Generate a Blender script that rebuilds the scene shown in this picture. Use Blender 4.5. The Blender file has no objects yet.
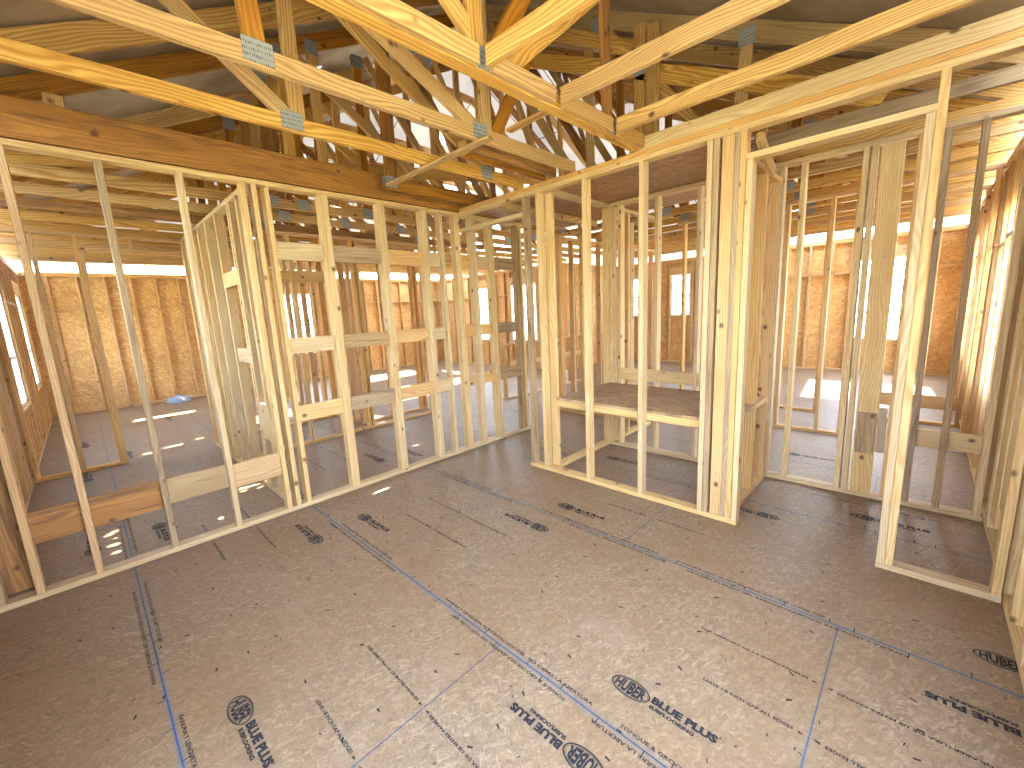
import bpy, bmesh, math, random
from mathutils import Vector, Matrix
random.seed(7)
SC = bpy.context.scene
COL = SC.collection
PI = math.pi

# ------------------------------------------------------------------ materials
def new_mat(name):
    m = bpy.data.materials.new(name); m.use_nodes = True
    nt = m.node_tree; nt.nodes.clear()
    out = nt.nodes.new('ShaderNodeOutputMaterial')
    b = nt.nodes.new('ShaderNodeBsdfPrincipled')
    nt.links.new(b.outputs[0], out.inputs[0])
    return m, nt, b
def lin(c):
    return tuple(((v/255)/12.92 if v/255 <= .04045 else ((v/255+.055)/1.055)**2.4) for v in c) + (1,)
class G:
    def __init__(s, nt): s.nt = nt
    def n(s, t, **k):
        x = s.nt.nodes.new('ShaderNode'+t)
        for a, v in k.items(): setattr(x, a, v)
        return x
    def l(s, a, b): s.nt.links.new(a, b)
    def math(s, op, a, b=None, c=None):
        x = s.n('Math', operation=op)
        for i, v in enumerate((a, b, c)):
            if v is None: continue
            if isinstance(v, (int, float)): x.inputs[i].default_value = v
            else: s.l(v, x.inputs[i])
        return x.outputs[0]
    def mix(s, f, a, b, mode='MIX'):
        x = s.n('Mix', data_type='RGBA', blend_type=mode)
        for sock, v in ((x.inputs[0], f), (x.inputs[6], a), (x.inputs[7], b)):
            if isinstance(v, (int, float)): sock.default_value = v
            elif isinstance(v, tuple): sock.default_value = v
            else: s.l(v, sock)
        return x.outputs[2]
    def ramp(s, f, stops):
        x = s.n('ValToRGB'); e = x.color_ramp.elements
        while len(e) < len(stops): e.new(.5)
        for i, (p, c) in enumerate(stops):
            e[i].position = p; e[i].color = c if isinstance(c, tuple) else (c, c, c, 1)
        s.l(f, x.inputs[0]); return x.outputs[0]
    def comb(s, x, y, z=0.0):
        c = s.n('CombineXYZ')
        for i, v in enumerate((x, y, z)):
            if isinstance(v, (int, float)): c.inputs[i].default_value = v
            else: s.l(v, c.inputs[i])
        return c.outputs[0]
    def noise(s, vec, scale, detail=3, rough=.55, dist=0.0):
        x = s.n('TexNoise'); s.l(vec, x.inputs['Vector'])
        x.inputs['Scale'].default_value = scale; x.inputs['Detail'].default_value = detail
        x.inputs['Roughness'].default_value = rough; x.inputs['Distortion'].default_value = dist
        return x.outputs[0]

def wood(name, light, dark, ring=.5, knots=.8, rough=.62, vary=.16, stain=None, stamp=0.0):
    """sawn lumber; UV.x runs along the board in metres, UV.y across it"""
    m, nt, b = new_mat(name); g = G(nt)
    uv = g.n('UVMap'); sep = g.n('SeparateXYZ'); g.l(uv.outputs[0], sep.inputs[0])
    u, v = sep.outputs[0], sep.outputs[1]
    # cathedral grain : distance field of slowly wandering rings
    wander = g.noise(g.comb(g.math('MULTIPLY', u, .9), g.math('MULTIPLY', v, 5.0)), 1.0, 2, .5)
    rings = g.math('SINE', g.math('ADD', g.math('MULTIPLY', v, 330.0), g.math('MULTIPLY', wander, 74.0)))
    fine = g.noise(g.comb(g.math('MULTIPLY', u, 6.0), g.math('MULTIPLY', v, 260.0)), 1.0, 3, .6)
    f = g.math('ADD', g.math('MULTIPLY', g.math('MULTIPLY_ADD', rings, .5, .5), ring), g.math('MULTIPLY', fine, 1-ring))
    c = g.ramp(f, [(.12, lin(light)), (.9, lin(dark))])
    # broad warm / cool drift along the board
    drift = g.noise(g.comb(g.math('MULTIPLY', u, 1.3), g.math('MULTIPLY', v, 9.0)), 1.0, 2, .5)
    c = g.mix(g.ramp(drift, [(.35, 0.0), (.75, .55)]), c, lin(dark))
    if stain:
        st = g.noise(g.comb(g.math('MULTIPLY', u, 1.7), g.math('MULTIPLY', v, 22.0)), 1.0, 4, .6, .6)
        c = g.mix(g.ramp(st, [(.5, 0.0), (.68, .75)]), c, lin(stain))
    # knots
    vo = g.n('TexVoronoi'); vo.inputs['Scale'].default_value = 7.0
    g.l(g.comb(g.math('MULTIPLY', u, .8), v), vo.inputs['Vector'])
    cs = g.n('SeparateColor'); g.l(vo.outputs['Color'], cs.inputs[0])
    k = g.math('MULTIPLY', g.ramp(vo.outputs['Distance'], [(.07, 1.0), (.16, 0.0)]), g.math('GREATER_THAN', cs.outputs[0], .42))
    c = g.mix(g.math('MULTIPLY', k, knots), c, lin((74, 42, 24)))
    # each board its own tone
    oi = g.n('ObjectInfo')
    tone = g.math('MULTIPLY_ADD', oi.outputs['Random'], vary, 1-vary*.6)
    hs = g.n('HueSaturation'); g.l(c, hs.inputs['Color']); g.l(tone, hs.inputs['Value'])
    hs.inputs['Hue'].default_value = .5015
    g.l(g.math('MULTIPLY_ADD', oi.outputs['Random'], .22, .96), hs.inputs['Saturation'])
    g.l(hs.outputs[0], b.inputs['Base Color'])
    b.inputs['Roughness'].default_value = rough
    bp = g.n('Bump'); bp.inputs['Strength'].default_value = .25; bp.inputs['Distance'].default_value = .002
    g.l(f, bp.inputs['Height']); g.l(bp.outputs[0], b.inputs['Normal'])
    return m

SPRUCE = wood('spruce_lumber', (220, 198, 156), (168, 132, 88), ring=.3, knots=.9)
SPRUCE_W = wood('warm_spruce_lumber', (216, 184, 136), (164, 120, 74), ring=.35, knots=.9)
PINE = wood('yellow_pine_lumber', (216, 182, 124), (150, 106, 60), ring=.5, knots=.9, vary=.2)
BROWN = wood('weathered_pine_lumber', (184, 132, 72), (120, 76, 34), ring=.35, knots=.9, vary=.15, stain=(92, 58, 36))
GREY = wood('greyed_lumber', (184, 160, 126), (132, 104, 74), ring=.25, knots=.9, vary=.15, stain=(104, 80, 58))

def osb_nodes(g, vec, cols, seed=0.0, sx=60, sy=16):
    """oriented strands: three overlapping layers of stretched flakes"""
    sep = g.n('SeparateXYZ'); g.l(vec, sep.inputs[0]); x, y = sep.outputs[0], sep.outputs[1]
    wob = g.noise(vec, 5.0, 2)
    base = None
    for i, (a, fx, fy) in enumerate(((.5, sx, sy), (-.6, sx*1.2, sy*1.25), (1.25, sx*.9, sy))):
        ca, sa = math.cos(a), math.sin(a)
        xr = g.math('ADD', g.math('MULTIPLY', x, ca*fx), g.math('MULTIPLY', y, sa*fx))
        yr = g.math('ADD', g.math('MULTIPLY', x, -sa*fy), g.math('MULTIPLY', y, ca*fy))
        vo = g.n('TexVoronoi'); vo.inputs['Scale'].default_value = 1.0
        g.l(g.comb(g.math('ADD', xr, g.math('MULTIPLY', wob, 5.0)), yr, seed+i*3.3), vo.inputs['Vector'])
        cs = g.n('SeparateColor'); g.l(vo.outputs['Color'], cs.inputs[0])
        c = g.ramp(cs.outputs[0], [(0.0, cols[0]), (.3, cols[1]), (.7, cols[2]), (1.0, cols[3])])
        # grain streaks inside each flake
        gr = g.noise(g.comb(g.math('MULTIPLY', xr, 5.0), g.math('MULTIPLY', yr, .6), 1.0), 1.0, 2)
        c = g.mix(.35, c, g.ramp(gr, [(.3, cols[0]), (.7, cols[3])]), 'MIX')
        base = c if base is None else g.mix(g.math('MULTIPLY', g.math('GREATER_THAN', cs.outputs[1], .5), .8), base, c)
    return base

def mat_osb(name, cols, scale=(60, 16), dark_blotch=None):
    m, nt, b = new_mat(name); g = G(nt)
    uv = g.n('UVMap')
    c = osb_nodes(g, uv.outputs[0], [lin(k) for k in cols], 0.0, *scale)
    big = g.noise(uv.outputs[0], 1.6, 3)
    c = g.mix(g.ramp(big, [(.4, 0.0), (.75, .45)]), c, lin(dark_blotch or cols[0]))
    oi = g.n('ObjectInfo')
    g.l(c, b.inputs['Base Color']); b.inputs['Roughness'].default_value = .6
    return m
OSB_WALL = mat_osb('wall_strand_board', [(150, 98, 44), (196, 146, 80), (214, 168, 100), (232, 196, 134)])
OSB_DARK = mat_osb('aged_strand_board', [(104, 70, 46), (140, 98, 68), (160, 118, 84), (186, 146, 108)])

P4 = 1.2192
def mat_floor():
    m, nt, b = new_mat('subfloor_panels'); g = G(nt)
    tc = g.n('TexCoord'); vec = tc.outputs['Object']
    sep = g.n('SeparateXYZ'); g.l(vec, sep.inputs[0]); x, y = sep.outputs[0], sep.outputs[1]
    cols = [lin(k) for k in ((76, 54, 34), (114, 88, 62), (130, 103, 74), (180, 156, 122))]
    c = osb_nodes(g, vec, cols, 0.0, 110, 30)
    fine = g.noise(g.comb(g.math('MULTIPLY', x, 260.0), g.math('MULTIPLY', y, 90.0)), 1.0, 3, .7)
    c = g.mix(.42, c, g.ramp(fine, [(.3, lin((70, 54, 40))), (.72, lin((160, 138, 112)))]))
    big = g.noise(vec, 1.1, 4, .6)
    c = g.mix(g.ramp(big, [(.42, 0.0), (.7, .55)]), c, lin((122, 88, 54)))
    pale = g.noise(vec, 2.3, 3, .6)
    c = g.mix(g.ramp(pale, [(.55, 0.0), (.8, .3)]), c, lin((158, 142, 122)))
    # panel joints : long joints every 4 ft, end joints every 8 ft, staggered
    jitter = g.noise(vec, 3.0, 2); jit = g.math('MULTIPLY_ADD', jitter, .006, -.003)
    xs = g.math('DIVIDE', g.math('ADD', x, jit), P4)
    dx = g.math('MULTIPLY', g.math('ABSOLUTE', g.math('SUBTRACT', xs, g.math('ROUND', xs))), P4)
    row = g.math('FLOORED_MODULO', g.math('FLOOR', xs), 2.0)
    ys = g.math('ADD', g.math('DIVIDE', y, 2*P4), g.math('MULTIPLY_ADD', row, -.5, .5))
    dy = g.math('MULTIPLY', g.math('ABSOLUTE', g.math('SUBTRACT', ys, g.math('ROUND', ys))), 2*P4)
    lx = g.math('LESS_THAN', dx, .0035); ly = g.math('MULTIPLY', g.math('LESS_THAN', dy, .0025), g.math('GREATER_THAN', x, 0.0))
    # line of blue chalk-ish filler that fades in towards the near panels
    fade = g.ramp(g.noise(vec, .8, 1), [(.4, 0.0), (.6, 1.0)])
    blue = g.mix(fade, lin((58, 62, 72)), lin((36, 78, 112)))
    halo = g.math('MULTIPLY', g.math('LESS_THAN', dx, .014), .45)
    c = g.mix(halo, c, lin((104, 104, 108)))
    c = g.mix(g.math('MAXIMUM', lx, ly), c, blue)
    g.l(c, b.inputs['Base Color'])
    b.inputs['Roughness'].default_value = .5
    bp = g.n('Bump'); bp.inputs['Strength'].default_value = .12; bp.inputs['Distance'].default_value = .003
    g.l(fine, bp.inputs['Height']); g.l(bp.outputs[0], b.inputs['Normal'])
    return m
FLOOR = mat_floor()

def plain(name, col, rough=.6, metal=0.0, noise_scale=None, col2=None):
    m, nt, b = new_mat(name); g = G(nt)
    if noise_scale:
        tc = g.n('TexCoord')
        n = g.noise(tc.outputs['Object'], noise_scale, 4)
        g.l(g.mix(g.ramp(n, [(.35, 0.0), (.65, 1.0)]), lin(col), lin(col2)), b.inputs['Base Color'])
    else: b.inputs['Base Color'].default_value = lin(col)
    b.inputs['Roughness'].default_value = rough; b.inputs['Metallic'].default_value = metal
    return m
INK = plain('black_ink', (24, 23, 27), .8)
VINYL = plain('white_vinyl', (236, 238, 238), .35)
GRASS = plain('field_grass', (132, 136, 104), .9, 0, .15, (166, 160, 128))
PVC = plain('white_plastic_pipe', (238, 240, 242), .3)
PAPER = plain('grey_litter_bag', (150, 158, 170), .6)
def mat_foil():
    m, nt, b = new_mat('foil_faced_sheathing'); g = G(nt)
    tc = g.n('TexCoord'); n = g.noise(tc.outputs['Object'], 1.4, 4, .6)
    g.l(g.ramp(n, [(.3, lin((138, 122, 102))), (.7, lin((178, 170, 158)))]), b.inputs['Base Color'])
    b.inputs['Metallic'].default_value = .35
    g.l(g.ramp(n, [(.3, .55), (.7, .3)]), b.inputs['Roughness'])
    return m
FOIL = mat_foil()
def mat_lit_sheet():
    m, nt, b = new_mat('daylit_white_sheathing'); g = G(nt)
    tc = g.n('TexCoord'); sep = g.n('SeparateXYZ'); g.l(tc.outputs['Object'], sep.inputs[0])
    lines = None
    for ax in (0, 1):
        q = g.math('DIVIDE', sep.outputs[ax], 1.22); d = g.math('ABSOLUTE', g.math('SUBTRACT', q, g.math('ROUND', q)))
        l = g.math('LESS_THAN', d, .008); lines = l if lines is None else g.math('MAXIMUM', lines, l)
    n = g.noise(tc.outputs['Object'], 1.2, 3)
    c = g.mix(lines, g.ramp(n, [(.3, lin((196, 200, 206))), (.7, lin((226, 230, 236)))]), lin((70, 72, 76)))
    g.l(c, b.inputs['Base Color']); b.inputs['Roughness'].default_value = .6
    tr = g.n('BsdfTranslucent'); g.l(c, tr.inputs[0])
    mx = g.n('MixShader'); mx.inputs[0].default_value = LIT_SHEET_T
    g.l(b.outputs[0], mx.inputs[1]); g.l(tr.outputs[0], mx.inputs[2])
    out = [x for x in nt.nodes if x.type == 'OUTPUT_MATERIAL'][0]; g.l(mx.outputs[0], out.inputs[0])
    return m
LIT_SHEET_T = .012
LIT_SHEET = mat_lit_sheet()  # far slopes painted daylit white, made translucent to pass soft daylight
def mat_plate():
    m, nt, b = new_mat('galvanised_connector_plate'); g = G(nt)
    tc = g.n('TexCoord'); ma = g.n('Mapping'); ma.inputs['Scale'].default_value = (110, 110, 40)
    g.l(tc.outputs['Object'], ma.inputs[0])
    vo = g.n('TexVoronoi'); vo.inputs['Scale'].default_value = 1; vo.inputs['Randomness'].default_value = .15
    g.l(ma.outputs[0], vo.inputs['Vector'])
    g.l(g.ramp(vo.outputs['Distance'], [(.22, lin((52, 54, 56))), (.36, lin((150, 153, 156)))]), b.inputs['Base Color'])
    b.inputs['Metallic'].default_value = .35; b.inputs['Roughness'].default_value = .5
    return m
PLATE = mat_plate()
def mat_glass():
    m, nt, b = new_mat('window_glass')
    b.inputs['Base Color'].default_value = (1, 1, 1, 1); b.inputs['Roughness'].default_value = 0
    b.inputs['Transmission Weight'].default_value = 1; b.inputs['IOR'].default_value = 1.05
    return m
GLASS = mat_glass()

# ------------------------------------------------------------------ geometry helpers
def link(name, me, mat, parent=None, loc=(0, 0, 0)):
    o = bpy.data.objects.new(name, me); COL.objects.link(o)
    if mat and not me.materials: me.materials.append(mat)
    if parent is not None:
        o.parent = parent
        o.location = Vector(loc) - WORLD[parent.name]
    else: o.location = loc
    WORLD[o.name] = Vector(loc)
    return o
WORLD = {}
def thing(name, label, cat, loc, group=None, kind=None):
    o = bpy.data.objects.new(name, None); COL.objects.link(o); o.location = loc
    o.empty_display_size = .1
    WORLD[o.name] = Vector(loc)
    if label: o['label'] = label
    if cat: o['category'] = cat
    if group: o['group'] = group
    if kind: o['kind'] = kind
    return o
def tag(o, label=None, cat=None, group=None, kind=None):
    for k, v in (('label', label), ('category', cat), ('group', group), ('kind', kind)):
        if v: o[k] = v
    return o

def board(name, p0, p1, nrm, w, t, mat, parent=None, ch=.003, crook=0.0):
    """sawn board from p0 to p1; nrm = direction of its thin dimension t; w = wide dimension; arrised edges"""
    p0, p1 = Vector(p0), Vector(p1); ax = p1-p0; L = ax.length; ax.normalize()
    n = Vector(nrm); n = (n - ax*n.dot(ax)).normalized(); wd = ax.cross(n)
    c = min(ch, t*.2)
    prof = [(-w/2+c, -t/2), (w/2-c, -t/2), (w/2, -t/2+c), (w/2, t/2-c), (w/2-c, t/2), (-w/2+c, t/2), (-w/2, t/2-c), (-w/2, -t/2+c)]
    me = bpy.data.meshes.new(name); verts = []; faces = []; uvs = []
    mid = (p0+p1)/2
    segs = 4 if crook else 1
    for i in range(segs+1):
        s = i/segs; off = n*crook*math.sin(PI*s)
        for a, b_ in prof: verts.append(p0+ax*L*s+off+wd*a+n*b_-mid)
    u0 = random.uniform(0, 60); v0 = random.uniform(0, 9)
    per = [0]
    for i in range(8):
        a, b_ = prof[i], prof[(i+1) % 8]; per.append(per[-1]+math.hypot(a[0]-b_[0], a[1]-b_[1]))
    for k in range(segs):
        for i in range(8):
            j = (i+1) % 8
            faces.append((k*8+i, k*8+j, (k+1)*8+j, (k+1)*8+i))
            ua, ub = u0+L*k/segs, u0+L*(k+1)/segs
            uvs.append([(ua, v0+per[i]), (ua, v0+per[i+1]), (ub, v0+per[i+1]), (ub, v0+per[i])])
    for base_, rev in ((0, True), (segs*8, False)):
        idx = [base_+i for i in range(8)]; cuv = [(u0+prof[i][1]*.3+(.5 if rev else 0), v0+prof[i][0]+prof[i][1]) for i in range(8)]
        if rev: idx = idx[::-1]; cuv = cuv[::-1]
        faces.append(tuple(idx)); uvs.append(cuv)
    me.from_pydata(verts, [], faces)
    uvl = me.uv_layers.new(name='UVMap'); k = 0
    for fu in uvs:
        for q in fu: uvl.data[k].uv = q; k += 1
    bm = bmesh.new(); bm.from_mesh(me); bmesh.ops.recalc_face_normals(bm, faces=bm.faces); bm.to_mesh(me); bm.free()
    return link(name, me, mat, parent, mid)

def slab(name, lo, hi, mat, parent=None, uvaxes=(0, 1)):
    """rectangular panel with planar UVs in metres"""
    lo, hi = Vector(lo), Vector(hi); mid = (lo+hi)/2; h = (hi-lo)/2
    bm = bmesh.new(); uv = bm.loops.layers.uv.new('UVMap')
    bmesh.ops.create_cube(bm, size=2, matrix=Matrix.Diagonal((h.x, h.y, h.z, 1)))
    for f in bm.faces:
        for l in f.loops:
            p = l.vert.co+mid; l[uv].uv = (p[uvaxes[0]], p[uvaxes[1]])
    me = bpy.data.meshes.new(name); bm.to_mesh(me); bm.free()
    return link(name, me, mat, parent, mid)

def pierced(name, axis, face, th, a, b, z0, z1, holes, mat):
    """sheathing on a plane (axis 'x' = runs along X at Y=face) with rectangular openings; one mesh"""
    us = sorted({a, b} | {h[0] for h in holes} | {h[1] for h in holes}); zs = sorted({z0, z1} | {h[2] for h in holes} | {h[3] for h in holes})
    bm = bmesh.new(); uv = bm.loops.layers.uv.new('UVMap'); vs = {}
    def V(i, k, s):
        key = (i, k, s)
        if key not in vs:
            d = face + (th if s else 0)
            vs[key] = bm.verts.new((us[i], d, zs[k]) if axis == 'x' else (d, us[i], zs[k]))
        return vs[key]
    def open_(i, k):
        if not (0 <= i < len(us)-1 and 0 <= k < len(zs)-1): return True
        cu, cz = (us[i]+us[i+1])/2, (zs[k]+zs[k+1])/2
        return any(h[0] < cu < h[1] and h[2] < cz < h[3] for h in holes)
    for i in range(len(us)-1):
        for k in range(len(zs)-1):
            if open_(i, k): continue
            for s in (0, 1): bm.faces.new([V(i, k, s), V(i+1, k, s), V(i+1, k+1, s), V(i, k+1, s)])
            if open_(i-1, k): bm.faces.new([V(i, k, 0), V(i, k+1, 0), V(i, k+1, 1), V(i, k, 1)])
            if open_(i+1, k): bm.faces.new([V(i+1, k, 0), V(i+1, k+1, 0), V(i+1, k+1, 1), V(i+1, k, 1)])
            if open_(i, k-1): bm.faces.new([V(i, k, 0), V(i+1, k, 0), V(i+1, k, 1), V(i, k, 1)])
            if open_(i, k+1): bm.faces.new([V(i, k+1, 0), V(i+1, k+1, 0), V(i+1, k+1, 1), V(i, k+1, 1)])
    bmesh.ops.recalc_face_normals(bm, faces=bm.faces)
    for f in bm.faces:
        for l in f.loops:
            p = l.vert.co; l[uv].uv = ((p.x if axis == 'x' else p.y)+p.z*.001, p.z)
    me = bpy.data.meshes.new(name); bm.to_mesh(me); bm.free()
    o = link(name, me, mat); o['kind'] = 'structure'; return o

# ------------------------------------------------------------------ stud framing
T, W = .038, .089
ZT = 2.735            # underside of the top plates
class Frame:
    """one framed partition. axis 'x': runs along X, room face at Y=face; 'y': runs along Y, face at X=face. The lumber lies on the + side."""
    def __init__(s, axis, face, a, b, label=None, mat=SPRUCE, root=None, group=None, name='stud_framing', ztop=ZT, depth=W, z0=0.0):
        s.ax, s.f, s.mat, s.zt, s.d, s.z0 = axis, face, mat, ztop, depth, z0
        s.root = root or thing(name, label, 'wall framing', s.P((a+b)/2, depth/2, z0), group)
    def P(s, u, d, z):
        return (u, s.f+d, z) if s.ax == 'x' else (s.f+d, u, z)
    def U(s): return (1, 0, 0) if s.ax == 'x' else (0, 1, 0)
    def N(s): return (0, 1, 0) if s.ax == 'x' else (1, 0, 0)
    def plate(s, a, b, z, name='bottom_plate', mat=None):
        return board(name, s.P(a, s.d/2, z+T/2), s.P(b, s.d/2, z+T/2), (0, 0, 1), s.d, T, mat or s.mat, s.root)
    def stud(s, u, z0=T, z1=None, mat=None, name='stud', crook=None):
        cr = random.uniform(-.0015, .0015) if crook is None else crook
        return board(name, s.P(u, s.d/2, s.z0+z0), s.P(u, s.d/2, z1 or s.zt), s.U(), s.d, T, mat or s.mat, s.root, crook=cr)
    def studs(s, L, **k):
        for u in L: s.stud(u, **k)
    def block(s, a, b, z0, z1, d=.0, t=T, mat=None, name='blocking'):
        """board on edge between studs, its face d behind the room face"""
        return board(name, s.P(a, d+t/2, (z0+z1)/2), s.P(b, d+t/2, (z0+z1)/2), s.N(), z1-z0, t, mat or s.mat, s.root)
    def vboard(s, u0, u1, z0, z1, d=.0, t=T, mat=None, name='stud'):
        u = (u0+u1)/2
        return board(name, s.P(u, d+t/2, z0), s.P(u, d+t/2, z1), s.N(), abs(u1-u0), t, mat or s.mat, s.root)
    def flat(s, a, b, z, mat=None, name='header'):
        return board(name, s.P(a, s.d/2, z+T/2), s.P(b, s.d/2, z+T/2), (0, 0, 1), s.d, T, mat or s.mat, s.root)

def rng(a, b, step=.4064):
    o = []; u = a
    while (u <= b+1e-6 if step > 0 else u >= b-1e-6): o.append(u); u += step
    return o

# ---- A : long partition on the left, between this room and the rooms beyond
A = Frame('x', 1.25, -.62, 4.25, 'pale stud partition along the left side of the room with three rows of blocking')
A.plate(-.62, 4.22, 0); A.plate(-.62, 1.9, ZT, 'top_plate'); A.plate(1.9, 4.22, ZT, 'top_plate')
A.stud(-.60, mat=GREY); A.stud(-.44, mat=SPRUCE_W)
A.stud(-.168, mat=SPRUCE_W); A.stud(.241, mat=GREY); A.stud(.657, mat=SPRUCE)
A.studs([1.045, 1.12, 1.21])
A.studs([1.64, 1.679, 2.19, 2.229, 2.68, 2.719, 2.92, 3.12, 3.16, 3.36, 3.40, 3.64, 3.68])
A.stud(4.11, mat=GREY); A.stud(4.19)
A.block(-.42, .222, .345, .555, .05, mat=BROWN); A.block(.262, .638, .37, .56, .03, mat=GREY); A.block(.678, 1.026, .35, .545, .03, mat=SPRUCE_W)
rows = [(1.23, 1.62), (1.70, 2.17), (2.25, 2.66), (2.74, 2.90), (3.18, 3.34), (3.42, 3.62), (3.70, 4.09)]
mm = [SPRUCE, GREY, SPRUCE_W, SPRUCE, SPRUCE_W, SPRUCE_W, GREY]
for (a, b), m_ in zip(rows, mm):
    A.block(a, b, .785, .925, 0, mat=m_); A.block(a, b, 1.38, 1.515, .04, mat=m_); A.block(a, b, 2.175, 2.32, .04, mat=m_)

# ---- B : closet front partition on the right of the passage
B = Frame('y', 3.17, .30, -1.72, 'pale stud partition in front of the low closet platform')
B.plate(.30, -1.74, 0); B.plate(1.24, -3.04, ZT, 'top_plate'); B.plate(1.24, -3.04, ZT+T+.001, 'top_plate', SPRUCE_W)
B.stud(.262, mat=GREY); B.stud(.09); B.stud(-.435); B.stud(-.965, mat=SPRUCE)
B.stud(-1.47); B.stud(-1.512, mat=GREY)
B.vboard(-1.545, -1.63, T, ZT, .012, T, SPRUCE_W); B.vboard(-1.545, -1.63, T, ZT, .051, T, GREY); B.stud(-1.645, T, ZT, GREY)
B.stud(-1.68, T, ZT, SPRUCE_W)
B.stud(-1.721, T, 2.55, SPRUCE, name='jack_stud', crook=0)
B.flat(-1.70, -2.575, 2.551, SPRUCE)
B.stud(-2.59, T, ZT, SPRUCE); B.stud(-2.551, T, 2.549, SPRUCE, name='jack_stud', crook=0)
B.plate(-2.53, -3.04, 0); B.stud(-3.02, T, ZT, SPRUCE)
# passage header beside the long partition
B.flat(1.25, .282, 2.56, SPRUCE)

# ---- closet interior
Q = Frame('x', 0.0, 3.26, 5.4, 'closet side partition running back beside the platform')
Q.plate(3.26, 5.35, 0); Q.plate(3.26, 5.4, ZT, 'top_plate')
Q.studs([3.30, 4.31, 4.36, 4.75, 5.15]); Q.stud(4.45, mat=SPRUCE_W)
C = Frame('y', 4.29, .09, -3.04, 'back partition of the closet and passage with a wide built-up post', mat=SPRUCE)
C.plate(-.002, -3.04, 0); C.plate(-.002, -3.04, ZT, 'top_plate')
C.studs([-.025, -.13, -.56, -.985, -1.40, -1.66, -1.81]); C.studs([-2.20, -2.25])
C.vboard(-2.285, -2.42, T, ZT-.02, .0, T, SPRUCE); C.vboard(-2.30, -2.41, .39, .72, -.039, .036, GREY, 'scrap_board'); C.vboard(-2.425, -2.475, .40, .76, .0, T, GREY, 'scrap_board')
C.stud(-2.50, mat=SPRUCE_W); C.stud(-2.63, mat=GREY); C.stud(-2.80, mat=GREY); C.stud(-3.01)
C.block(-2.65, -2.99, .48, .615, .06)
for a, b in ((-.15, -.54), (-.58, -.965), (-1.005, -1.38)): C.block(a, b, .81, .94, .02, mat=SPRUCE)
W2 = Frame('x', -1.67, 3.26, 4.29, 'orange-toned closet end partition with a short cleat shelf beside the doorway', mat=SPRUCE_W)
W2.plate(3.262, 4.286, 0); W2.plate(3.262, 4.286, 2.60, 'top_plate')
for x in (3.42, 3.83, 4.20, 4.255): W2.stud(x, T, 2.60, mat=SPRUCE_W)
for a, b in ((3.27, 3.40), (3.44, 3.81), (3.85, 4.18)): W2.flat(a, b, .752, SPRUCE, 'cleat')
board('kicker_brace', (3.27, -1.745, 2.70), (3.62, -1.745, 2.55), (0, 1, 0), .07, T, PINE, W2.root)

pt = thing('closet_platform', 'low rough plywood platform with a doubled front edge board inside the closet', 'platform', (3.78, -.8, 0))
def mat_ply():
    m, nt, b = new_mat('rough_plywood'); g = G(nt)
    uv = g.n('UVMap'); sep = g.n('SeparateXYZ'); g.l(uv.outputs[0], sep.inputs[0])
    n = g.noise(g.comb(g.math('MULTIPLY', sep.outputs[0], 7.0), g.math('MULTIPLY', sep.outputs[1], 26.0)), 1.0, 5, .65, .8)
    c = g.ramp(n, [(.3, lin((104, 78, 54))), (.5, lin((156, 124, 90))), (.7, lin((186, 156, 120)))])
    big = g.noise(uv.outputs[0], 2.5, 2)
    c = g.mix(g.ramp(big, [(.5, 0.0), (.8, .4)]), c, lin((150, 100, 54)))
    g.l(c, b.inputs['Base Color']); b.inputs['Roughness'].default_value = .7
    return m
PLY = mat_ply()
slab('deck_panel', (3.262, -1.58, .742), (4.285, -.002, .765), PLY, pt, (1, 0))
board('edge_board', (3.245+.04, -.004, .71), (3.285, -1.49, .71), (1, 0, 0), .062, T, SPRUCE, pt)
board('edge_board', (3.325, -.004, .70), (3.325, -1.58, .70), (1, 0, 0), .08, T, GREY, pt)
for y in (-.35, -.78, -1.2): board('joist', (3.35, y, .695), (4.28, y, .695), (0, 1, 0), W, T, SPRUCE_W, pt)

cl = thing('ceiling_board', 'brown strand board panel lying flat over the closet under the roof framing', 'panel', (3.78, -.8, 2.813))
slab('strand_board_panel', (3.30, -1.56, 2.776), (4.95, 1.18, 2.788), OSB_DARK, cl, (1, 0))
board('joist', (3.27, .62, 2.735), (5.0, .62, 2.735), (0, 1, 0), .07, T, PINE, cl)

# ---- right-hand rooms seen through the doorway
D = Frame('y', 6.1, .0, -2.02, 'second stud partition beyond the doorway on the right', mat=SPRUCE_W)
D.plate(.0, -2.02, 0); D.plate(.0, -3.04, ZT, 'top_plate', SPRUCE_W)
D.studs([-.1, -.5, -.9, -1.345, -1.775, -2.0]); D.stud(-3.0)
E = Frame('y', 7.22, .0, -3.04, 'third stud partition farther beyond the doorway with a waist-low board', mat=SPRUCE_W)
E.plate(.0, -1.61, 0); E.plate(-2.25, -3.04, 0); E.plate(.0, -3.04, ZT, 'top_plate')
E.studs([-.15, -.6, -1.08, -1.59]); E.studs([-2.27, -2.66, -3.01]); E.block(-2.29, -3.0, .20, .365, .03, mat=SPRUCE_W)
E2 = Frame('x', 1.6, 5.4, 8.85, 'stud partition across the middle rooms behind the closet', mat=SPRUCE_W)
E2.plate(5.4, 8.85, 0); E2.plate(5.4, 8.85, ZT, 'top_plate'); E2.studs(rng(5.42, 8.8))

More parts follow.
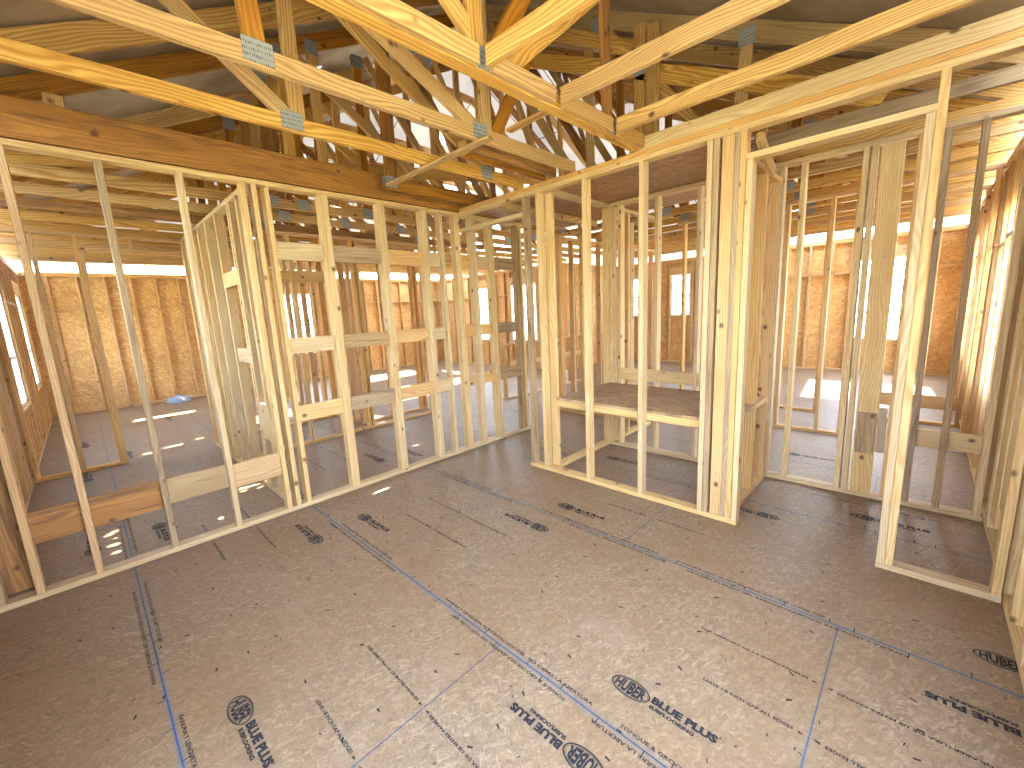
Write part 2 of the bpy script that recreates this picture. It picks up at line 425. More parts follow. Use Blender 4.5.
# right side wall of the house, seen edge-on
S = Frame('x', -3.135, -.62, 11.6, 'long side wall of grey-brown studs on the right edge with short fire blocks', mat=SPRUCE)
S.plate(-.62, 11.6, 0); S.plate(-.62, 11.6, ZT, 'top_plate'); S.plate(-.62, 11.6, ZT+T+.001, 'top_plate')
S.studs([-.6, -.43, 1.93, 2.2, 2.62, 2.95]); S.stud(3.25)
S.vboard(3.30, 3.56, T, ZT, .045); S.vboard(3.58, 3.84, .3, ZT, .04); S.vboard(3.86, 4.10, .15, ZT, .045); S.stud(4.14); S.stud(4.20)
su = rng(4.70, 11.5)
for i, u in enumerate(su):
    S.stud(u, mat=(SPRUCE_W if i % 2 else SPRUCE))
    if i < len(su)-1: S.flat(u+.02, su[i+1]-.02, 2.0 + (.05 if i % 2 else 0), name='fire_block')

# ---- left rooms beyond partition A
P1 = Frame('y', 1.09, 1.34, 4.42, 'pale partition running back from the long one, splitting the rooms behind it')
P1.plate(1.34, 4.42, 0); P1.plate(1.34, 4.50, ZT, 'top_plate')
P1.studs([1.70, 1.93, 2.00, 2.50, 2.95, 3.33, 3.74, 4.12, 4.35]); P1.stud(4.40, mat=SPRUCE_W)
P1.block(1.95, 2.5, 2.02, 2.16, .0, mat=SPRUCE); P1.block(1.9, 2.4, 1.28, 1.42, .0, mat=SPRUCE); P1.block(1.72, 1.92, .55, .9, .0, mat=SPRUCE)
PD = Frame('x', 4.41, -.62, .17, 'amber closet partition with a door opening in the left back room', mat=SPRUCE_W)
PD.plate(-.62, .17, 0); PD.plate(-.62, 1.09, ZT, 'top_plate'); PD.studs([-.59, -.22, .12]); PD.stud(.155, T, 2.56, name='jack_stud')
PD.flat(.14, 1.09, 2.57); PD.stud(.6, 2.61)
M = Frame('x', 3.24, 1.18, 4.05, 'partition beyond the long wall framing the hall behind it', mat=SPRUCE_W)
M.plate(1.18, 4.05, 0); M.plate(1.18, 4.12, ZT, 'top_plate'); M.studs([1.22, 1.60, 2.01, 2.44, 2.84, 2.90, 4.0, 4.04])
M.block(2.03, 2.42, 2.15, 2.3, .02); M.block(1.62, 1.99, 2.15, 2.3, .02)
M2 = Frame('x', 3.63, 2.90, 4.15, 'short partition closing the narrow duct chase', mat=SPRUCE_W)
M2.plate(2.90, 4.15, 0); M2.plate(2.90, 4.15, ZT, 'top_plate'); M2.studs([2.94, 3.47, 4.03, 4.12])
M3 = Frame('y', 2.90, 3.72, 7.6, 'dense stud partition seen edge-on beside the great room', mat=SPRUCE_W)
M3.plate(3.72, 7.6, 0); M3.plate(3.72, 7.6, ZT, 'top_plate'); M3.studs(rng(3.9, 7.6, .4064)); M3.stud(7.58)
M4 = Frame('x', 4.55, 1.18, 2.9, 'partition behind the hall with half-height blocking', mat=SPRUCE_W)
M4.plate(1.18, 2.9, 0); M4.plate(1.18, 2.9, ZT, 'top_plate'); M4.studs([1.25, 1.55, 1.95, 2.0, 2.36, 2.75]); M4.block(1.97, 2.74, 1.2, 1.3, .02)
K = Frame('x', 2.9, 5.4, 8.9, 'low half-height framing of the kitchen counter beyond the passage', mat=SPRUCE_W, ztop=1.02)
K.plate(5.4, 8.0, 0); K.plate(5.4, 8.0, 1.02, 'cap_plate'); K.studs(rng(5.45, 8.0)); K.block(5.5, 8.0, .62, .72, -.04)
K2 = Frame('y', 5.3, .09, 1.6, 'stud partition behind the closet seen through the platform bay', mat=SPRUCE_W)
K2.plate(.09, 1.6, 0); K2.plate(.09, 1.6, ZT, 'top_plate'); K2.studs([.3, .7, 1.1, 1.5])

# ---- exterior walls (strand board sheathing with studs, sills, windows)
def ext(n, axis, face, th, a, b, holes, stud_face, step=.4064, mat=OSB_WALL, smat=SPRUCE_W, blk=True):
    w = pierced(n, axis, face, th, a, b, -.05, 2.83, holes, mat)
    w['label'] = {'wall_left': 'strand board sheathing of the left outer wall', 'wall_back': 'strand board sheathing of the far back wall',
                  'wall_right': 'strand board sheathing of the far right outer wall', 'wall_east': 'strand board sheathing of the great room end wall',
                  'wall_jog': 'strand board sheathing of the wall jog'}[n]
    WORLD[w.name] = Vector((0, 0, 0))
    F = Frame(axis, stud_face, a, b, mat=smat, root=w)
    F.plate(a, b, 0); F.plate(a, b, ZT+.0, 'top_plate'); F.plate(a, b, ZT+T+.001, 'top_plate')
    for u in rng(a+.02, b, step):
        inh = [h for h in holes if h[0]-.02 < u < h[1]+.02]
        if inh:
            F.stud(u, T, inh[0][2]-T, crook=0); F.stud(u, inh[0][3]+.2, ZT, crook=0)
        else: F.stud(u, crook=0)
    for h in holes:
        for u in (h[0]-.06, h[0]-.02, h[1]+.02, h[1]+.06): F.stud(u, crook=0)
        F.flat(h[0], h[1], h[2]-T, name='window_sill'); F.block(h[0]-.02, h[1]+.02, h[3], h[3]+.2, .0, .085, name='header')
    if blk:
        us = [a]+sorted([q for h in holes for q in (h[0], h[1])])+[b]
        for i in range(0, len(us), 2):
            if us[i+1]-us[i] > .3: F.flat(us[i], us[i+1], 2.09, name='fire_block')
    return w
win = []
HL = [(1.5, 2.9, 1.3, 2.33), (5.0, 6.2, .74, 2.33), (7.85, 8.95, .74, 2.33)]  # only the last opening is seen; the others are added for daylight
HB = [(3.86, 4.72, .74, 2.39)]
HR = [(-2.45, -1.48, .70, 2.37), (1.95, 2.5, 1.30, 2.42), (3.3, 3.8, 1.30, 2.42)]
HE = [(6.9, 7.75, .78, 2.39), (5.1, 6.1, .78, 2.39)]
ext('wall_left', 'y', -.722, .012, 1.3, 9.7, HL, -.71)
ext('wall_back', 'x', 9.692, .012, -.71, 9.0, HB, 9.60)
ext('wall_right', 'y', 11.69, .012, -3.14, 4.29, HR, 11.60)
ext('wall_east', 'y', 8.992, .012, 4.29, 9.7, HE, 8.90)
ext('wall_jog', 'x', 4.292, .012, 9.1, 11.7, [], 4.20)

def window(i, axis, face, h, meet=None):
    a, b, z0, z1 = h
    r = thing('window_%d' % i, None, None, (((a+b)/2, face, z0) if axis == 'x' else (face, (a+b)/2, z0)), kind='structure')
    P = (lambda u, d, z: (u, face+d, z)) if axis == 'x' else (lambda u, d, z: (face+d, u, z))
    N = (0, 1, 0) if axis == 'x' else (1, 0, 0); fw = .05
    for nm, p, q in (('frame_rail', (a, z0+fw/2), (b, z0+fw/2)), ('frame_rail', (a, z1-fw/2), (b, z1-fw/2)),
                     ('frame_stile', (a+fw/2, z0+fw), (a+fw/2, z1-fw)), ('frame_stile', (b-fw/2, z0+fw), (b-fw/2, z1-fw))):
        board(nm, P(p[0], 0, p[1]), P(q[0], 0, q[1]), N, fw, .06, VINYL, r)
    zm = meet or (z0+z1)/2
    board('meeting_rail', P(a+fw, 0, zm), P(b-fw, 0, zm), N, .045, .05, VINYL, r)
    for za, zb in ((z0+fw, zm-.02), (zm+.02, z1-fw)):
        lo, hi = P(a+fw, -.002, za), P(b-fw, .002, zb)
        slab('glass_pane', [min(x, y) for x, y in zip(lo, hi)], [max(x, y) for x, y in zip(lo, hi)], GLASS, r)
for nm_, ax_, fc_, a_, b_, hs_ in (('wall_near', 'y', -.722, -3.14, 1.29, [(-2.6, -1.0, .7, 2.4)]), ('wall_front', 'x', -3.148, -.71, 11.7, [(-.4, 1.9, .7, 2.4), (4.9, 6.1, .75, 2.35), (6.7, 7.9, .75, 2.35), (8.5, 9.7, .75, 2.35), (10.1, 11.1, .75, 2.35)])):
    pierced(nm_, ax_, fc_, .012, a_, b_, -.05, 2.83, hs_, OSB_WALL)['label'] = 'strand board sheathing of the outer wall beside the camera'  # front wall openings past the room are added to let more daylight in
window(1, 'y', -.68, HL[2], 1.36); window(8, 'y', -.68, HL[1], 1.36); window(9, 'y', -.68, HL[0], 1.8)  # all but the first are made up, lighting the left rooms
window(2, 'x', 9.66, HB[0], 1.55)
for k, h in enumerate(HR): window(3+k, 'y', 11.66, h, 1.27 if k == 0 else 1.86)
for k, h in enumerate(HE): window(6+k, 'y', 8.96, h, 1.4)

# near left corner of the room : studs of the left outer wall that come forward to the camera
NL = Frame('y', -.708, -3.04, 1.24, 'brown corner framing of the left wall at the near edge', mat=BROWN)
NL.plate(-3.04, 1.24, 0); NL.plate(-3.04, 1.24, ZT, 'top_plate'); NL.studs([1.2, 1.0, .6, .2, -.2, -.6, -1.0, -1.4, -2.6, -3.0])
board('corner_board', (-.53, 1.41, T), (-.53, 1.41, ZT), (0, 1, 0), .12, T, BROWN, NL.root)

# ------------------------------------------------------------------ floor and prints
fl = slab('floor', (-.75, -6.0, -.30), (11.75, 9.75, 0), FLOOR); fl['kind'] = 'structure'
# keep object coordinates in world metres for the panel joints
fl.data.transform(Matrix.Translation(fl.location)); fl.location = (0, 0, 0); WORLD['floor'] = Vector((0, 0, 0))

def text_mesh(txt, h, bold=0.0, width=None, squash=None):
    cu = bpy.data.curves.new('lettering', 'FONT'); cu.body = txt; cu.size = 1; cu.offset = bold; cu.resolution_u = 2
    cu.fill_mode = 'FRONT'
    o = bpy.data.objects.new('lettering', cu); COL.objects.link(o)
    bpy.context.view_layer.update()
    dg = bpy.context.evaluated_depsgraph_get()
    me = bpy.data.meshes.new_from_object(o.evaluated_get(dg)); bpy.data.objects.remove(o); bpy.data.curves.remove(cu)
    xs = [v.co.x for v in me.vertices]; ys = [v.co.y for v in me.vertices]
    x0, x1, y0, y1 = min(xs), max(xs), min(ys), max(ys)
    for v in me.vertices:
        v.co.x = (v.co.x-x0)/(x1-x0)*(width if width else h*(x1-x0)/(y1-y0)); v.co.y = (v.co.y-y0)/(y1-y0)*h; v.co.z = 0
    return me
def join(meshes):
    bm = bmesh.new()
    for me, mt in meshes:
        t = me.copy(); t.transform(mt); bm.from_mesh(t); bpy.data.meshes.remove(t)
    out = bpy.data.meshes.new('print'); bm.to_mesh(out); bm.free(); return out
def ring(rx, ry, w, n=48):
    me = bpy.data.meshes.new('ring'); v = []; f = []
    for i in range(n):
        a = 2*PI*i/n; v += [(rx*math.cos(a), ry*math.sin(a), 0), ((rx-w)*math.cos(a), (ry-w)*math.sin(a), 0)]
    for i in range(n):
        j = (i+1) % n; f.append((2*i, 2*j, 2*j+1, 2*i+1))
    me.from_pydata(v, [], f); return me
def oval_logo():
    parts = [(ring(.089, .047, .006), Matrix()), (ring(.080, .039, .0018), Matrix())]
    me = text_mesh('HUBER', .070, .045, .138)
    for v in me.vertices:                                   # letters swell to fill the oval
        x = v.co.x-.069; k = math.sqrt(max(.12, 1-(x/.080)**2)); v.co = ((x), (v.co.y-.035)*k, 0)
    parts.append((me, Matrix())); return join(parts)
LOGO_O = oval_logo()
LOGO_T = join([(text_mesh('BLUE PLUS', .038, .06, .262), Matrix.Translation((.096, -.006, 0))), (text_mesh("'", .010, .0), Matrix.Translation((.361, .024, 0))),
               (text_mesh('SUBFLOORING', .018, .055, .185), Matrix.Translation((.098, -.033, 0)))])
for me in (LOGO_O, LOGO_T): me.materials.append(INK)
def put_print(name, me, x, y, rot, z=.0012):
    o = link(name, me, None, fl, (x, y, z)); o.rotation_euler = (0, 0, rot); return o
def logo(x, y, down=True):
    r = -PI/2 if down else PI/2
    put_print('printed_emblem', LOGO_O, x, y, r); put_print('printed_lettering', LOGO_T, x, y, r)
for (x, y), d in (((.215, -.62), 1), ((1.425, -1.83), 1), ((1.035, -1.85), 0), ((2.64, -3.0), 1), ((2.225, -3.11), 0), ((2.225, -.62), 0), ((2.635, -.58), 1),
                  ((1.42, .62), 1), ((1.005, .60), 0), ((.205, 1.89), 1), ((2.22, 1.83), 0), ((5.11, -1.73), 1), ((3.47, -1.87), 0), ((3.88, -2.42), 1),
                  ((-.2, 1.8), 0), ((-.2, 4.0), 0), ((.2, 5.0), 1), ((-.2, 6.0), 0), ((.9, 7.3), 1), ((3.88, -.3), 1), ((2.6, 1.9), 1), ((1.42, 2.9), 1)): logo(x, y, d)
TXT_L = text_mesh('RANURA Y LENGUETA AUTOESPACIADORES.  NO CIERRE LA ABERTURA', .016, .02, 1.02)
TXT_M = text_mesh('TONGUE & GROOVE SELF-GAPPING  DO NOT CLOSE GAP', .016, .02, .78)
arrow = bpy.data.meshes.new('arrow'); arrow.from_pydata([(0, -.006, 0), (.02, .0, 0), (0, .006, 0)], [], [(0, 1, 2)])
TXT_E = join([(text_mesh('DEJE ABERTURA DE 1/8 ENTRE PANELES', .016, .03, .46), Matrix()), (arrow, Matrix.Translation((.475, .006, 0)))])
TXT_F = join([(text_mesh('LEAVE 1/8 INCH GAP ALL EDGES', .016, .03, .34), Matrix()), (arrow, Matrix.Translation((.355, .006, 0)))])
for me in (TXT_L, TXT_M, TXT_E, TXT_F): me.materials.append(INK)
for k in range(0, 5):
    X = k*P4
    for j, y in enumerate((2.5, .95, -.45, -1.6)):
        if y < -1.3 and k in (3, 4): continue
        put_print('printed_seam_text', TXT_L if j % 2 == 0 else TXT_M, X+.022, y-(.28 if k % 2 else 0), -PI/2)
        put_print('printed_seam_text', TXT_M if j % 2 == 0 else TXT_L, X-.022, y-1.1-(.1 if k % 2 else 0), PI/2)
def end_text(x0, y):
    for dx, me, L in ((.46, TXT_F, .37), (.76, TXT_E, .49)):
        put_print('printed_joint_text', me, x0+dx-.006, y+L+.02, -PI/2)
        put_print('printed_joint_text', me, x0+dx+.006, y-L-.02, PI/2)
end_text(0, -P4); end_text(0, P4); end_text(P4, 0); end_text(P4, -2*P4); end_text(2*P4, -P4); end_text(P4, 2*P4); end_text(3*P4, -2*P4)
# tick marks across the long joints, nail dashes over the joists : uncountable printed / driven marks
tv, tf = [], []
def dash(x, y, dx, dy, w):
    L = math.hypot(dx, dy); nx, ny = -dy/L*w/2, dx/L*w/2; i = len(tv)
    tv.extend([(x-nx, y-ny, .001), (x+dx-nx, y+dy-ny, .001), (x+dx+nx, y+dy+ny, .001), (x+nx, y+ny, .001)]); tf.append((i, i+1, i+2, i+3))
for k in range(0, 8):
    y = 3.0
    while y > -3.0:
        s = random.choice((-1, 1)); dash(k*P4, y, s*.036, .0, .004); y -= random.choice((.1, .2, .2, .1))
R2 = random.Random(3)
for k in range(-2, 26):
    y0 = k*.4064 - 3.15
    for q in range(0, 80):
        x = -.6+q*.152+R2.uniform(-.03, .03)
        if R2.random() < .62: 
            a = R2.uniform(-.5, .5)+PI/2*R2.choice((0, 0, 0, 1))*.3
            dash(x, y0+R2.uniform(-.03, .03), .030*math.cos(a+PI*.5), .030*math.sin(a+PI*.5)*.6+.004, .0075)
for q in range(500):
    a = R2.uniform(0, PI); dash(R2.uniform(-.6, 5), R2.uniform(-3, 4), .015*math.cos(a), .015*math.sin(a), .004)
me = bpy.data.meshes.new('nail_marks'); me.from_pydata(tv, [], tf)
o = link('nail_marks', me, INK, fl, (0, 0, 0)); o['kind'] = 'stuff'

# ------------------------------------------------------------------ roof : hipped, foil-faced sheathing, far slopes coloured daylit white
X0, X1, Y0, Y1 = -.62, 11.6, -3.04, 9.6
SL = .508; ZE = 2.975; OV = .03
def zr(x, y): return ZE+SL*min(x-X0, X1-x, y-Y0, Y1-y)
SUN = Vector((-.46, -.20, -.866)).normalized()     # travel direction of sunlight
def back(x, y):                                     # where the ray that lands on floor point (x,y) crosses the roof
    t = 0
    for _ in range(4000):
        p = Vector((x, y, 0))-SUN*t
        if p.z > 2.9 and p.z >= zr(p.x, p.y): return p.x, p.y
        t += .002
    return None
holes = []  # gaps put in the roof so sun patches land on chosen floor spots
for x, y, a, b in ((-.075, 2.10, .05, .018), (-.075, 2.03, .06, .022), (-.07, 1.96, .06, .03), (-.06, 1.80, .06, .028), (-.05, 1.62, .055, .02), (-.04, 1.56, .06, .03),
                   (.42, 4.72, .10, .03), (.66, 4.86, .11, .05), (1.0, 4.98, .05, .03), (2.82, 1.93, .035, .03), (.9, 7.6, .45, .10), (6.6, 5.6, .5, .35), (6.0, 8.1, .8, .45), (7.7, 7.0, .5, .5), (9.2, -1.5, .7, .35), (9.9, -2.5, .6, .3), (2.2, 5.6, .4, .3), (4.6, 4.9, .5, .2), (6.6, .8, .4, .3)):
    p = back(x, y)
    if p: holes.append((p[0]-a, p[0]+a, p[1]-b, p[1]+b))
holes += [(3.6, 3.85, 3.3, 3.45), (3.2, 3.4, 2.7, 2.8), (5.9, 6.1, 4.6, 5.2), (4.6, 4.9, 2.3, 2.38)]
def roof_plane(sel, label):
    xs = sorted({X0-OV, X1+OV} | {h[0] for h in holes} | {h[1] for h in holes}); ys = sorted({Y0-OV, Y1+OV} | {h[2] for h in holes} | {h[3] for h in holes})
    bm = bmesh.new(); vs = {}
    def V(i, j):
        if (i, j) not in vs: vs[(i, j)] = bm.verts.new((xs[i], ys[j], 0))
        return vs[(i, j)]
    for i in range(len(xs)-1):
        for j in range(len(ys)-1):
            cx, cy = (xs[i]+xs[i+1])/2, (ys[j]+ys[j+1])/2
            if any(h[0] < cx < h[1] and h[2] < cy < h[3] for h in holes): continue
            bm.faces.new([V(i, j), V(i+1, j), V(i+1, j+1), V(i, j+1)])
    mine = {'l': (1, 0, X0), 'r': (-1, 0, -X1), 'f': (0, 1, Y0), 'b': (0, -1, -Y1)}
    a = mine[sel]
    for k, c in mine.items():
        if k == sel: continue
        n = Vector((a[0]-c[0], a[1]-c[1], 0)); d = a[2]-c[2]   # keep where own distance < other distance : n.p < d
        co = n*(d/n.dot(n))
        bmesh.ops.bisect_plane(bm, geom=bm.verts[:]+bm.edges[:]+bm.faces[:], plane_co=co, plane_no=n, clear_outer=True)
    for v in bm.verts: v.co.z = ZE+SL*(a[0]*v.co.x+a[1]*v.co.y-a[2])
    if sel in 'lf': bmesh.ops.solidify(bm, geom=bm.faces[:], thickness=-.012)
    bmesh.ops.recalc_face_normals(bm, faces=bm.faces)
    me = bpy.data.meshes.new('ceiling'); bm.to_mesh(me); bm.free()
    o = link('ceiling', me, FOIL if sel in 'lf' else LIT_SHEET); o['kind'] = 'structure'; o['label'] = label
roof_plane('l', 'foil-faced roof sheathing sloping up from the left'); roof_plane('f', 'foil-faced roof sheathing sloping up over the room')
roof_plane('r', 'roof sheathing on the far right slope, coloured white as if daylit'); roof_plane('b', 'roof sheathing on the far back slope, coloured white as if daylit')

# ------------------------------------------------------------------ trusses
ZB = 2.811
PLY_ = 1
def plate(root, P, N, w=.13, h=.10):
    a = Vector(P); n = Vector(N).normalized()
    for s in (-1, 1):
        c = a+n*s*(T*PLY_/2+.0015)
        lo = c-Vector((abs(n.y)*w/2+abs(n.x)*.0012, abs(n.x)*w/2+abs(n.y)*.0012, h/2)); hi = c+(c-lo)
        slab('connector_plate', lo, hi, PLATE, root)
def truss(axis, c, a, b, webs, label, group=None, mat=PINE, ply=1, chord=W, plates=True, top=.14):
    """webs: (u_bottom, u_top) pairs; u measured along the truss"""
    P = (lambda u, z: (u, c, z)) if axis == 'x' else (lambda u, z: (c, u, z))
    N = (0, 1, 0) if axis == 'x' else (1, 0, 0)
    zt = (lambda u: zr(u, c)) if axis == 'x' else (lambda u: zr(c, u))
    r = thing('roof_truss', label, 'roof truss', P((a+b)/2, ZB), group)
    L = b-a; nseg = max(1, math.ceil(L/6.1)) ; us = [a+L*i/nseg for i in range(nseg+1)]
    for i in range(nseg):
        board('bottom_chord', P(us[i]+.001, ZB+chord/2), P(us[i+1]-.001, ZB+chord/2), N, chord, T*ply, mat, r)
    # top chord follows the hipped roof
    br = [a]; n = 400; last = None
    for i in range(n):
        u0, u1 = a+L*i/n, a+L*(i+1)/n; s = round((zt(u1)-zt(u0))/(u1-u0), 2)
        if last is not None and abs(s-last) > .3 and u0-br[-1] > .15: br.append(u0)
        last = s
    br.append(b)
    for u0, u1 in zip(br[:-1], br[1:]):
        if u1-u0 < .1: continue
        s = (zt(u1-.01)-zt(u0+.01))/(u1-u0-.02); off = (top/2+.007)*math.sqrt(1+s*s)
        board('top_chord', P(u0, zt(u0+.01)-off), P(u1, zt(u1-.01)-off), N, top, T*ply-.003, mat, r)
    for wi, (ub, ut) in enumerate(webs):
        if zt(ut)-.10 < ZB+chord+.05: continue
        q = Vector(N)*(.0008*(wi % 3-1))          # webs butt at the joints; no two faces quite flush
        board('web', Vector(P(ub, ZB+chord-.02))+q, Vector(P(ut, zt(ut)-.11))+q, N, W, T-.004, PINE if random.random() < .6 else BROWN, r)
    global PLY_; PLY_ = ply
    if plates:
        last = -9
        for ub in sorted({w_[0] for w_ in webs}):
            if ub-last > .2: plate(r, P(ub, ZB+chord*.7), N); last = ub
        last = -9
        for ut in sorted({w_[1] for w_ in webs}):
            if ut-last > .2: plate(r, P(ut, zt(ut)-.13), N, .12, .12); last = ut
    return r
XT = [-.93, -.32, .29, .77]
truss('x', -.93, -.66, 3.16, [(1.55, 1.50), (1.65, .75), (1.62, 2.35), (2.75, 2.70), (1.72, 3.0)], 'yellow pine hip girder truss crossing overhead where the short roof rafters butt into it', ply=2)
truss('x', -.32, -.66, 3.2, [(2.17, 2.17), (2.10, .70), (.75, .70), (2.25, 3.1)], 'yellow pine truss overhead with a large toothed plate at its middle joint')
truss('x', .29, -.66, 3.2, [(1.14, 1.14), (2.72, 1.22), (2.78, 2.78), (1.10, .45)], 'lower yellow pine truss overhead, next one before the brown beam')
# brown built-up beam over partition A
gb = thing('girder_beam', 'deep rough brown built-up beam resting on the long left partition', 'beam', (1.5, 1.29, 2.774))
for d in (-.021, .021): board('beam_ply', (-.66, 1.295+d, 2.782+.115), (4.3, 1.295+d, 2.782+.115), (0, 1, 0), .23, T, BROWN, gb)
board('beam_block', (.10, 1.38, 2.83), (.10, 1.38, 3.11), (0, 1, 0), .09, T, SPRUCE_W, gb)
truss('x', 1.02, 2.15, 3.2, [(2.2, 2.2)], 'short brown truss stub between the lower pine truss and the deep brown beam', mat=BROWN)
tb = bpy.data.objects['roof_truss.003']; board('top_chord', (-.66, 1.02, zr(-.66, 1.02)-.09), (2.15, 1.02, zr(2.15, 1.02)-.09), (0, 1, 0), .14, T, PINE, tb)
# nailer ledgers on the hip girder between the short rafters
for a_, b_ in ((1.59, 2.08), (2.17, 2.70), (2.79, 3.14), (.2, 1.5)):
    board('ledger', (a_, -.988, 2.858), (b_, -.988, 2.858), (0, 1, 0), .085, T, PINE, bpy.data.objects['roof_truss'])
# short trusses over the near half of the room
for i, (x, lab) in enumerate(((1.545, 'leftmost of the three golden short rafters framed into the hip girder overhead'), (2.125, 'middle of the three golden short rafters framed into the hip girder overhead'),
                (2.735, 'rightmost golden short rafter overhead, nearest the pale board on the closet wall'))):
    truss('y', x, -3.04, -1.02, [], lab, plates=False)
# pale board on edge on top of partition B
o = board('ledger_board', (3.185, -.93, 2.811+.045), (3.185, -3.2, 2.811+.045), (1, 0, 0), .09, T, SPRUCE); tag(o, 'pale board standing on edge on the top plates of the closet wall', 'board')
# trusses over the left back rooms (bottom chords in rows)
k = 0; y = 1.63
while y < 8.3:
    w_ = [(1.56, 1.60), (1.87, 1.87), (3.4, 1.66), (2.6, 2.65), (4.1, 2.75), (4.1, 4.1), (5.6, 4.2), (5.6, 5.6), (7.1, 5.7)]
    if y > 6.5: w_ = [(1.1, 1.1), (4.1, 4.1), (7.1, 7.1), (4.1, 2.4)]
    truss('x', y, -.66, 8.95, w_, 'brown pine roof truss crossing above the rooms behind the long left partition', 'trusses over the back rooms',
          mat=(BROWN if k in (0, 3) else PINE), plates=(k < 4))
    y += .61; k += 1
# trusses over the right-hand rooms
x = 3.945; k = 0
while x < 10.5:
    truss('y', x, -3.1, (1.9 if x < 8.9 else 2.9), [(-1.4, -1.45), (-1.3, -.1), (0, 0), (.1, 1.6)] if k < 6 else [(-1.3, -1.3)],
          'yellow pine roof truss running above the rooms beyond the closet', 'trusses over the right-hand rooms', mat=(GREY if k == 0 else PINE), plates=(k < 7))
    x += .61; k += 1
bk = thing('ceiling_blocking', 'doubled brown boards on edge ending on the closet wall, between the two lower overhead trusses', 'blocking', (2.65, -.07, 2.82))
for y_ in (-.02, -.14): board('blocking', (2.16, y_, 2.858), (3.16, y_, 2.858), (0, 1, 0), W, T, BROWN, bk)
board('end_block', (2.17, -.04, 2.858), (2.17, -.12, 2.858), (1, 0, 0), W, T, PINE, bk)
gt = [o_ for o_ in bpy.data.objects if o_.name.startswith('roof_truss') and abs(o_.location.x-3.945) < .01][0]
gt['label'] = 'greyish truss just beyond the closet wall, with a sloping inner chord and a tall post'; del gt['group']
board('inner_chord', (3.945, -2.3, 2.94), (3.945, 1.45, 4.70), (1, 0, 0), .14, T, PINE, gt)
for y_ in (-.55, -.70): board('web', (3.90 if y_ < -.6 else 3.945, y_, 2.9), (3.90 if y_ < -.6 else 3.945, y_, zr(3.945, y_)-.1), (1, 0, 0), .11, T, PINE, gt)
board('web', (3.907, -.5, 3.95), (3.905, .35, 4.45), (1, 0, 0), .12, T, PINE, gt)
slab('connector_plate', (3.918, -.72, 3.72), (3.924, -.5, 3.92), PLATE, gt)
# diagonal bracing lying across the trusses
for p, q, lab in (((2.09, -.45, 2.798), (2.09, .86, 2.798), 'flat strip nailed square across the undersides of two overhead trusses'),
                  ((2.36, -.90, 2.95), (2.36, -.36, 2.93), 'amber flat board bridging the hip girder and the truss with the large toothed plate')):
    o = board('lateral_brace', p, q, (0, 0, 1), .06, .019, PINE); tag(o, lab, 'brace')

# ------------------------------------------------------------------ outside
gr = slab('ground', (-260, -260, -.75), (260, 260, -.45), GRASS); gr['kind'] = 'structure'
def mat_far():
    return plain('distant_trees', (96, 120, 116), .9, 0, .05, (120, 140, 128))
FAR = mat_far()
tv, tf = [], []
R3 = random.Random(5); n = 220
for i in range(n):
    a = 2*PI*i/n; h = 3+3.5*R3.random(); r = 170
    for rr, zz in ((r, -.5), (r+3, h), (r+14, h*.7), (r+16, -.5)): tv.append((rr*math.cos(a)+5, rr*math.sin(a)+3, zz))
for i in range(n):
    j = (i+1) % n
    for q in range(3): tf.append((4*i+q, 4*j+q, 4*j+q+1, 4*i+q+1))
me = bpy.data.meshes.new('treeline'); me.from_pydata(tv, [], tf); o = link('treeline', me, FAR)
tag(o, 'hazy distant treeline beyond the field', 'treeline', kind='stuff')

# small things on the floors far back
def lump(name, loc, sx, sy, sz, mat, label, cat):
    bm = bmesh.new(); bmesh.ops.create_icosphere(bm, subdivisions=3, radius=1)
    r = random.Random(hash(label) % 1000)
    for v in bm.verts:
        k = 1+.18*math.sin(v.co.x*5+v.co.y*7)+.12*math.sin(v.co.z*9+v.co.x*4)
        v.co = Vector((v.co.x*sx*k, v.co.y*sy*k, max(0, v.co.z+.45)*sz*k))
    me = bpy.data.meshes.new(name); bm.to_mesh(me); bm.free()
    for p in me.polygons: p.use_smooth = True
    o = link(name, me, mat, None, loc); tag(o, label, cat)
lump('crumpled_bag', (1.32, 9.1, 0), .20, .13, .10, PAPER, 'crumpled grey and white bag on the floor by the back wall', 'bag')

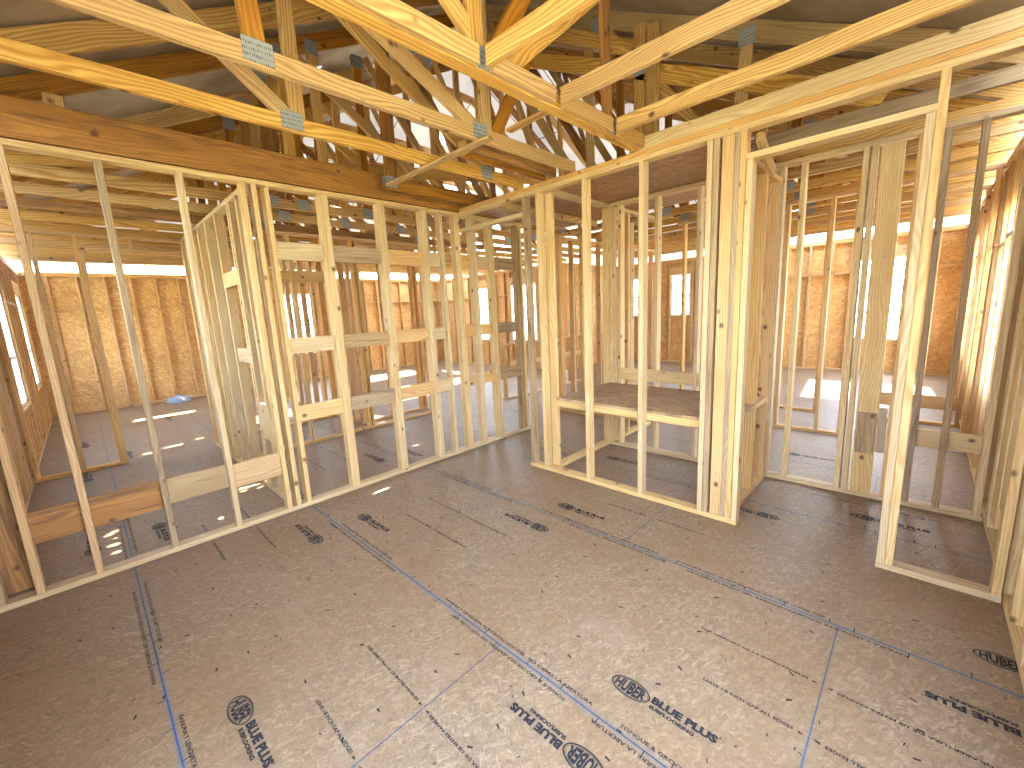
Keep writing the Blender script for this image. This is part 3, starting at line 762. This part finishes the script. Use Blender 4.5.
# ------------------------------------------------------------------ light
w = bpy.data.worlds.new('daylight'); SC.world = w; w.use_nodes = True
nt = w.node_tree; nt.nodes.clear(); g = G(nt)
out = g.n('OutputWorld'); bg = g.n('Background'); g.l(bg.outputs[0], out.inputs[0])
tc = g.n('TexCoord'); sep = g.n('SeparateXYZ'); g.l(tc.outputs['Generated'], sep.inputs[0])
cl_ = g.noise(tc.outputs['Generated'], 2.5, 4)
c = g.ramp(sep.outputs[2], [(0.0, (.88, .94, 1.0, 1)), (.10, (.76, .88, 1.0, 1)), (.6, (.48, .67, 1.0, 1))])
c = g.mix(g.ramp(cl_, [(.5, 0.0), (.7, .6)]), c, (1, 1, 1, 1))
g.l(c, bg.inputs[0]); bg.inputs[1].default_value = 5.0
s = bpy.data.lights.new('sun', 'SUN'); s.energy = 22; s.angle = .01; s.color = (1, .93, .82)
so = bpy.data.objects.new('sun', s); COL.objects.link(so); so.rotation_euler = SUN.to_track_quat('-Z', 'Y').to_euler(); so.location = (10, 5, 12)

# ------------------------------------------------------------------ camera
f_px, yaw, pitch, roll = 419.2837, math.radians(44.58530586), math.radians(-9.95405), math.radians(-2.78196)
fw = Vector((math.cos(yaw)*math.cos(pitch), math.sin(yaw)*math.cos(pitch), math.sin(pitch)))
rt = Vector((math.sin(yaw), -math.cos(yaw), 0)); up = rt.cross(fw)
c_, s_ = math.cos(roll), math.sin(roll)
rt, up = rt*c_+up*s_, up*c_-rt*s_
cam = bpy.data.cameras.new('camera'); cam.sensor_width = 36; cam.lens = f_px/1024*36; cam.clip_start = .02; cam.clip_end = 1000
co = bpy.data.objects.new('camera', cam); COL.objects.link(co)
mt = Matrix((rt, up, -fw)).transposed().to_4x4(); mt.translation = Vector((-.02139, -2.61581, 1.66193)); co.matrix_world = mt
SC.camera = co
SC.view_settings.view_transform = 'Standard'; SC.view_settings.look = 'None'; SC.view_settings.gamma = 1; SC.view_settings.use_curve_mapping = False
SC.view_settings.exposure = 2.3
SC.cycles.max_bounces = 10; SC.cycles.diffuse_bounces = 6; SC.cycles.transparent_max_bounces = 12; SC.cycles.transmission_bounces = 10
SC.cycles.use_denoising = True
SC.cycles.sample_clamp_indirect = 8
